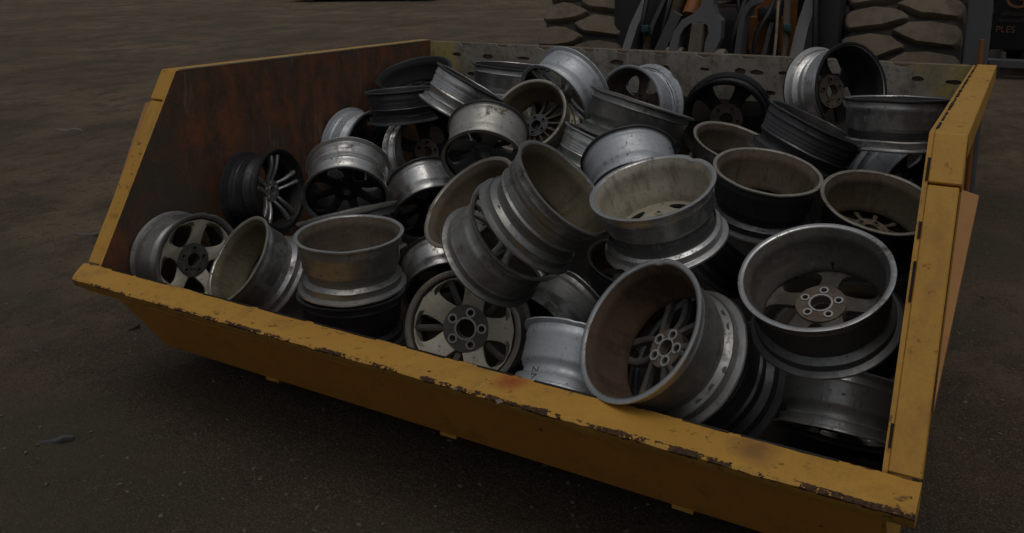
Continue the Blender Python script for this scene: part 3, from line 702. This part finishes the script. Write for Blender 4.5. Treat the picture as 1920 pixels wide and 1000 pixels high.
# ------------------------------------------------------------ the wheel loader behind the bucket
loader = empty('wheel_loader', (1.5, 5.3, 0))
tag(loader, 'big wheel loader with dusty block-tread tyres standing behind the bucket', 'wheel loader')
def lp(name, bm, mats, smooth=None, label=None, parent=loader):
    o = link(name, bm, mats, parent, smooth)
    if label: o['label'] = label
    return o
TR, TW = .86, .64
def loader_wheel(cx, cy, flip):
    """tyre with staggered lug blocks"""
    wh = empty('wheel', (cx - loader.location.x, cy - loader.location.y, TR)); wh.parent = loader
    def P(bm, o=None):
        bmesh.ops.translate(bm, verts=bm.verts, vec=(0, 0, 0))
    h = TW / 2
    bm = bmesh.new()
    pr = [(.40, -h * .62), (.44, -h * .80), (.55, -h * .99), (.68, -h * 1.0), (.76, -h * .95), (.795, -h * .84), (.81, -h * .5), (.815, 0), (.81, h * .5), (.795, h * .84), (.76, h * .95), (.68, h), (.55, h * .99), (.44, h * .80), (.40, h * .62)]
    lathe(bm, pr, 96, axis='x', closed=True)
    tyre = link('tyre', bm, RUBBER, wh, 45, False)
    bm = bmesh.new(); NB = 28; pitch = 2 * pi / NB
    poly = [(-.14, .07), (-.02, .22), (.12, .34), (.50, .42), (.94, .37), (1.01, .28), (1.03, .0), (1.0, -.24), (.92, -.33), (.55, -.36), (.30, -.33), (.03, -.13), (-.12, -.01)]
    for s in (-1, 1):
        for k in range(NB):
            a0 = (k + (.5 if s > 0 else 0)) * pitch
            j = [random.uniform(-.03, .03) for _ in poly]
            def pt(u, v, lvl, sh=1.):
                cu, cv = .46, 0.
                u = cu + (u - cu) * sh; v = cv + (v - cv) * sh
                xx = s * u * h * 1.0; r = .788 + lvl - .05 * max(0, abs(u) - .45) ** 1.4 * 2.4
                a = a0 + v * pitch * (-1 if flip else 1); return (xx, r * cos(a), r * sin(a))
            lv = [(.0, 1.0), (.050, .975), (.064, .95), (.072, .89)]
            rings = [[bm.verts.new(pt(u, v + jj, l, q)) for (u, v), jj in zip(poly, j)] for l, q in lv]
            m = len(poly)
            for A, B in zip(rings, rings[1:]):
                for i in range(m): bm.faces.new((A[i], A[(i + 1) % m], B[(i + 1) % m], B[i]))
            cv = bm.verts.new(pt(.5, 0, .074)) 
            for i in range(m): bm.faces.new((rings[-1][i], rings[-1][(i + 1) % m], cv))
    t = link('tread', bm, TREAD, tyre, 30, False)
    bm = bmesh.new()
    for s in (-1, 1): lathe(bm, [(.41, s * h * .62), (.41, s * h * .70), (.38, s * h * .70), (.36, s * h * .35), (.14, s * h * .30), (.13, s * h * .42), (.0005, s * h * .42), (.0005, s * h * .28), (.37, s * h * .28), (.395, s * h * .55)], 48, axis='x', closed=True)
    link('wheel_rim', bm, YEL, wh, 35, False)
for cx, fl in ((.50, False), (2.555, True)): loader_wheel(cx, 4.13, fl)
for cx, fl in ((.50, False), (2.555, True)): loader_wheel(cx, 7.1, fl)
def plate_yz(name, loop, x0, x1, mat, label=None):
    bm = bmesh.new(); prism(bm, [loop], lambda u, v, t: (t, u, v), x0, x1)
    bmesh.ops.recalc_face_normals(bm, faces=bm.faces)
    return lp(name, bm, mat, None, label)
def plate_xz(name, loop, y0, y1, mat, label=None, bev=0):
    bm = bmesh.new(); prism(bm, [loop], lambda u, v, t: (u, t, v), y0, y1)
    return lp(name, bm, mat, None, label)
def armloop(dy):
    f = [(2.45 + dy, .40), (2.62 + dy, .62), (2.80 + dy, .92), (2.99 + dy, 1.176), (3.12 + dy, 1.33), (3.33 + dy, 1.49), (3.7 + dy, 1.75), (4.4 + dy, 2.05), (5.5, 2.35)]
    b = [(5.6, 2.10), (4.7 + dy, 1.80), (4.0 + dy, 1.45), (3.55 + dy, 1.20), (3.25 + dy, .90), (3.0 + dy, .60), (2.75 + dy, .33), (2.5 + dy, .30)]
    return f + b
plate_yz('lift_arm', armloop(0.), 1.0, 1.055, ARM); plate_yz('lift_arm', armloop(.16), 2.0, 2.07, ARM)
plate_yz('arm_inner_plate', armloop(.10), 1.10, 1.13, DARK); plate_yz('arm_inner_plate', armloop(.06), 1.86, 1.885, DARK)
bm = bmesh.new(); tube(bm, [(.98, 4.6, 1.62), (2.09, 4.6, 1.62)], .11, 20); lp('cross_tube', bm, ARM, 40)
fork = [(1.545, 1.95), (1.549, 1.636), (1.557, 1.486), (1.517, 1.434), (1.451, 1.399), (1.41, 1.33), (1.395, 1.274), (1.39, 1.209), (1.385, .95), (1.42, .93), (1.445, 1.211), (1.447, 1.301), (1.468, 1.351), (1.502, 1.379), (1.569, 1.387), (1.607, 1.373), (1.618, 1.331), (1.604, 1.276), (1.603, 1.202), (1.60, .95), (1.64, .94), (1.654, 1.204), (1.691, 1.294), (1.687, 1.399), (1.649, 1.434), (1.628, 1.488), (1.624, 1.636), (1.63, 1.95)]
bm = bmesh.new(); prism(bm, [fork], lambda u, v, t: (u, t + (v - 1.2) * .25, v), 2.78, 2.85)
lp('bell_crank', bm, ARM, None, 'grey forked crank plate')
link_ = [(1.526, 1.381), (1.586, 1.383), (1.584, 1.207), (1.575, .8), (1.49, .8), (1.503, 1.203)]
bm = bmesh.new(); prism(bm, [link_], lambda u, v, t: (u, t, v), 2.79, 2.87); lp('bucket_link', bm, DIRTY)
for x in (1.415, 1.668):
    bm = bmesh.new(); rr = lathe(bm, [(.0005, -.05), (.045, -.05), (.05, -.04), (.05, .04), (.045, .05), (.0005, .05)], 20, axis='x')
    bmesh.ops.translate(bm, verts=bm.verts, vec=(x, 2.83, 1.19)); lp('pivot_pin', bm, DIRTY, 40)
# tilt cylinder, steering struts, frame panels
bm = bmesh.new(); tube(bm, [(1.43, 3.02, 1.40), (1.46, 3.6, 1.95)], .05, 16); lp('tilt_cylinder', bm, ORANGE, 40)
bm = bmesh.new(); tube(bm, [(1.56, 3.0, 1.55), (1.60, 4.3, 2.05)], .06, 16); lp('tilt_cylinder', bm, DARK, 40)
bm = bmesh.new(); prism(bm, [[(1.352, 1.442), (1.409, 1.412), (1.303, 1.178), (1.20, .85), (1.13, .87), (1.235, 1.182)]], lambda u, v, t: (u, t, v), 2.93, 2.97); lp('strut', bm, ARM)
bm = bmesh.new(); prism(bm, [[(1.744, 1.197), (1.781, 1.199), (1.787, 1.303), (1.80, 1.42), (1.831, 1.475), (1.875, 1.495), (1.87, 1.515), (1.82, 1.51), (1.785, 1.47), (1.760, 1.363)][:10]], lambda u, v, t: (u, t, v), 2.90, 3.02); lp('strut', bm, ARM)
bm = bmesh.new(); box(bm, (1.70, 3.35, .60), (1.93, 3.41, 1.385), .006); lp('frame_panel', bm, ORANGE, None, 'rusty orange frame panel')
bm = bmesh.new(); box(bm, (1.945, 3.18, .7), (1.972, 3.24, 1.9), .004); lp('strut', bm, DIRTY)
for a, b in ((2.09, 2.225), (.75, .96)):
    bm = bmesh.new(); box(bm, (a, 3.42, .35), (b, 3.6, 1.72), .03); lp('axle_housing', bm, DARK, 40)
bm = bmesh.new(); box(bm, (.95, 3.62, .45), (2.08, 6.0, 1.35), .03); box(bm, (.75, 3.95, .66), (2.3, 4.3, 1.05), .05); box(bm, (.75, 6.9, .66), (2.3, 7.3, 1.05), .05); box(bm, (.95, 6.0, .6), (2.08, 8.6, 1.2), .03); lp('frame', bm, DARK, 40)
bm = bmesh.new(); box(bm, (.85, 6.5, 1.22), (2.2, 8.9, 2.15), .08); lp('engine_hood', bm, YEL, 40)
bm = bmesh.new(); box(bm, (.85, 5.0, 1.37), (2.2, 6.45, 3.2), .08); box(bm, (.80, 4.9, 3.21), (2.25, 6.5, 3.32), .04); lp('cab', bm, YEL, 40)
bm = bmesh.new(); box(bm, (.98, 4.98, 2.1), (2.07, 4.994, 3.05), .004); lp('windscreen', bm, GLASS)
# pipes and hoses between the arms
for pts, r, m in (([(1.20, 3.0, .9), (1.23, 3.05, 1.2), (1.27, 3.1, 1.45), (1.33, 3.3, 1.8)], .013, HOSE), ([(1.16, 3.2, .9), (1.17, 3.2, 1.15), (1.20, 3.25, 1.4), (1.22, 3.4, 1.7)], .012, DIRTY),
                  ([(1.83, 3.0, 1.1), (1.84, 3.0, 1.3), (1.89, 3.08, 1.44), (1.90, 3.3, 1.6)], .013, HOSE), ([(1.80, 3.1, 1.1), (1.74, 3.05, 1.35), (1.70, 3.1, 1.55), (1.68, 3.4, 1.8)], .012, HOSE),
                  ([(1.31, 3.1, 1.0), (1.36, 3.15, 1.25), (1.37, 3.2, 1.5), (1.35, 3.4, 1.8)], .011, HOSE), ([(1.92, 3.1, 1.1), (1.93, 3.1, 1.3), (1.93, 3.15, 1.6), (1.94, 3.4, 1.9)], .009, RAW)):
    bm = bmesh.new(); tube(bm, bez(pts, 8), r, 8); lp('hose', bm, m, 60)
for c in ((1.165, 2.99, 1.325), (1.975, 3.17, 1.34)):
    bm = bmesh.new(); box(bm, (c[0] - .022, c[1] - .03, c[2] - .022), (c[0] + .022, c[1] + .01, c[2] + .022), .005); tube(bm, [(c[0], c[1] - .01, c[2]), (c[0], c[1] + .06, c[2] - .05)], .012, 8); lp('hose_fitting', bm, TEAL, 40)
BROWN = plain('grimy_brown', (.10, .062, .035), .8, .1, .6, 8, (.03, .024, .018), .5)
bm = bmesh.new(); box(bm, (1.145, 3.02, .7), (1.172, 3.06, 1.33), .004); lp('strut', bm, BROWN)
bm = bmesh.new(); prism(bm, [[(1.21, .8), (1.30, .8), (1.43, 1.62), (1.36, 1.65)]], lambda u, v, t: (u, t, v), 3.16, 3.22); lp('strut', bm, BROWN)
bm = bmesh.new(); box(bm, (1.135, 3.6, .7), (1.40, 3.615, 1.75), .004); lp('frame_panel', bm, BROWN)
bm = bmesh.new(); box(bm, (1.66, 3.6, .7), (1.93, 3.615, 1.95), .004); lp('frame_panel', bm, ORANGE)
bm = bmesh.new(); box(bm, (1.78, 3.22, 1.37), (1.90, 3.34, 1.45), .012); lp('valve_block', bm, DARK, 40)
for x, z in ((1.745, 1.30), (1.875, 1.31), (1.755, 1.17), (1.885, 1.18)):
    bm = bmesh.new(); rr = lathe(bm, [(.0005, -.01), (.011, -.01), (.011, .004), (.0005, .004)], 6); bmesh.ops.rotate(bm, verts=bm.verts, matrix=Matrix.Rotation(pi / 2, 3, 'X')); bmesh.ops.translate(bm, verts=bm.verts, vec=(x, 3.347, z)); lp('bolt', bm, DIRTY)
bm = bmesh.new(); tube(bm, [(1.265, 2.99, 1.05), (1.31, 3.04, 1.32)], .018, 14); lp('cylinder_rod', bm, MA['silver'], 40)
bm = bmesh.new(); tube(bm, [(1.31, 3.04, 1.32), (1.40, 3.2, 1.9)], .034, 16); lp('tilt_cylinder', bm, BROWN, 40)
for x, y, z in ((1.027, 3.06, 1.10), (2.035, 3.21, 1.11)):
    bm = bmesh.new(); lathe(bm, [(.0005, -.07), (.055, -.07), (.06, -.06), (.06, .06), (.055, .07), (.0005, .07)], 20, axis='x'); bmesh.ops.translate(bm, verts=bm.verts, vec=(x, y, z)); lp('pivot_pin', bm, DARK, 40)
for pts in ([(1.09, 3.1, .9), (1.10, 3.05, 1.2), (1.14, 3.0, 1.38), (1.13, 3.2, 1.7)], [(1.72, 3.0, .9), (1.70, 2.98, 1.15), (1.73, 3.02, 1.4), (1.80, 3.3, 1.8)], [(2.10, 3.3, .9), (2.12, 3.25, 1.2), (2.10, 3.3, 1.5), (2.05, 3.5, 1.8)]):
    bm = bmesh.new(); tube(bm, bez(pts, 8), .017, 8); lp('hose', bm, HOSE, 60)
# guard post beside the right-hand tyre
bm = bmesh.new(); box(bm, (2.915, 3.05, .35), (3.03, 3.12, 1.75), .01); lp('fender_post', bm, ARM)
bm = bmesh.new(); box(bm, (2.93, 3.14, 1.6), (3.05, 4.7, 1.66), .01); lp('fender', bm, ARM)
bm = bmesh.new(); tube(bm, [(3.0, 2.95, .5), (3.0, 2.95, 1.33)], .012, 10); lp('grab_rail', bm, ORANGE, 40)

# ------------------------------------------------------------ dark parked trailer behind, at the right edge
tr = empty('parked_trailer', (4.4, 14, 0)); tag(tr, 'dark trailer with orange lettering parked beyond the loader at the right edge', 'trailer')
def tp(name, bm, mats, smooth=None): return link(name, bm, mats, tr, smooth)
NAVY = plain('trailer_dark', (.012, .012, .018), .5, 0, .4, 3); TXT = plain('orange_letters', (.16, .07, .03), .6, 0, .4, 30); TXT2 = plain('dim_letters', (.05, .043, .032), .7, 0, .4, 30)
bm = bmesh.new(); box(bm, (2.74, 11.5, .36), (6.0, 17.5, 2.7), .03); tp('body', bm, NAVY, 40)
bm = bmesh.new(); box(bm, (2.66, 11.3, .14), (6.1, 11.48, .25), .01); tp('bumper', bm, ARM)
for x in (2.93, 5.6):
    bm = bmesh.new(); tube(bm, [(x, 11.42, .02), (x, 11.42, .34)], .03, 12); lathe_r = lathe(bm, [(.0005, -.0), (.06, 0), (.06, .02), (.0005, .02)], 14)
    bmesh.ops.translate(bm, verts=[v for q in lathe_r for v in q], vec=(x, 11.42, gh(x, 11.42))); tp('support_leg', bm, ARM, 40)
for y in (13.4, 15.2):
    for x in (2.9, 5.55):
        bm = bmesh.new(); rr = lathe(bm, [(.12, -.12), (.40, -.12), (.45, -.09), (.45, .09), (.40, .12), (.12, .12)], 36, axis='x'); bmesh.ops.translate(bm, verts=bm.verts, vec=(x + .1, y, .44)); tp('wheel', bm, RUBBER, 40)
def text(body, x, y, z, size, mat, name='lettering', par=tr):
    cu = bpy.data.curves.new(name, 'FONT'); cu.body = body; cu.size = size; cu.extrude = .004
    o = bpy.data.objects.new(name, cu); COL.objects.link(o); dg = bpy.context.evaluated_depsgraph_get()
    me = bpy.data.meshes.new_from_object(o.evaluated_get(dg)); bpy.data.objects.remove(o); me.materials.clear(); me.materials.append(mat)
    t = bpy.data.objects.new(name, me); COL.objects.link(t); t.parent = par; t.rotation_euler = (pi / 2, 0, 0)
    t.location = Vector((x, y, z)) - par.location; return t
text('Gw', 2.865, 11.49, .93, .40, TXT); text('uonsnor', 2.85, 11.49, .83, .085, TXT2); text('enoounb', 2.83, 11.49, .74, .085, TXT2); text('PLES', 2.80, 11.49, .60, .12, TXT)

# ------------------------------------------------------------ dark car far off, its sills just in the frame
car = empty('parked_car', (-18.7, 24.0, 0)); tag(car, 'black car parked far across the yard at the top edge', 'car')
car.rotation_euler = (0, 0, math.atan2(2.16, 5.9))
CARB = plain('car_black', (.012, .012, .014), .25, .2, .2)
bm = bmesh.new()
pf = [(-2.8, .30), (-2.85, .75), (-2.6, .95), (-1.6, 1.02), (-.9, 1.62), (1.4, 1.66), (2.3, 1.05), (2.85, .95), (2.9, .35), (2.35, .26), (2.25, .62), (1.95, .74), (1.65, .62), (1.55, .24), (-1.45, .24), (-1.55, .62), (-1.85, .74), (-2.15, .62), (-2.25, .26)]
prism(bm, [pf], lambda u, v, t: (u, t * (1 - .12 * max(0, v - 1)), v), -.92, .92); link('body', bm, CARB, car, 30, False)
bm = bmesh.new(); prism(bm, [[(-1.35, 1.08), (-.85, 1.52), (1.3, 1.56), (1.95, 1.1)]], lambda u, v, t: (u, t * (1 - .12 * max(0, v - 1)), v), -.925, .925); link('window', bm, GLASS, car, None, False)
for x in (-1.85, 1.95):
    for s in (-1, 1):
        bm = bmesh.new(); lathe(bm, [(.20, -.11), (.33, -.11), (.36, -.08), (.36, .08), (.33, .11), (.20, .11)], 32, axis='x'); bmesh.ops.rotate(bm, verts=bm.verts, matrix=Matrix.Rotation(pi / 2, 3, 'Z')); bmesh.ops.translate(bm, verts=bm.verts, vec=(x, s * .80, .35))
        wv = link('wheel', bm, RUBBER, car, 40, False)
        bm = bmesh.new(); lathe(bm, [(.0005, -.05), (.21, -.09), (.21, .09), (.0005, .05)], 24, axis='x'); bmesh.ops.rotate(bm, verts=bm.verts, matrix=Matrix.Rotation(pi / 2, 3, 'Z')); bmesh.ops.translate(bm, verts=bm.verts, vec=(x, s * .80, .35))
        r_ = link('wheel_rim', bm, MA['grey'], wv, 40, False)

# ------------------------------------------------------------ bits lying on the ground
def scrap(name, c, L, wd, ang, mat, label, cat, h=.014):
    bm = bmesh.new(); n = 12; pts = []
    top = [(-L / 2 + L * i / n, wd * (.5 + .35 * noise.noise(Vector((i * .9, c[0] * 5, 0)))) * sin(pi * (i + .4) / (n + .8)) ** .6) for i in range(n + 1)]
    bot = [(u, -v * .7) for u, v in reversed(top)]
    q = Matrix.Rotation(ang, 3, 'Z')
    z0 = gh(c[0], c[1])
    prism(bm, [top + bot], lambda u, v, t: tuple(q @ Vector((u, v, t + .012 * sin(u * 30))) + Vector((c[0], c[1], z0))), 0, h)
    bmesh.ops.translate(bm, verts=bm.verts, vec=-Vector((c[0], c[1], 0)))
    o = link(name, bm, mat, None, 40, False); o.location = (c[0], c[1], 0); tag(o, label, cat)
FL = plain('flat_grey_scrap', (.085, .085, .085), .7, 0, .5, 20)
scrap('scrap_piece', (.111, -.349), .14, .034, radians(28), FL, 'flat grey scrap lying on the earth at the lower left', 'scrap')
scrap('wood_chip', (-.556, .486), .06, .022, radians(60), plain('wood_chip', (.05, .04, .03), .9), 'small dark wood chip on the earth left of the bucket corner', 'wood chip')
scrap('plastic_shard', (-2.11, 1.327), .26, .07, radians(32), plain('shard', (.15, .13, .12), .7), 'pale torn shard lying on the earth left of the bucket', 'scrap')
scrap('litter_piece', (-5.627, 3.449), .30, .06, radians(30), plain('pale_litter', (.26, .24, .21), .7), 'small pale litter on the far earth, upper left', 'litter')
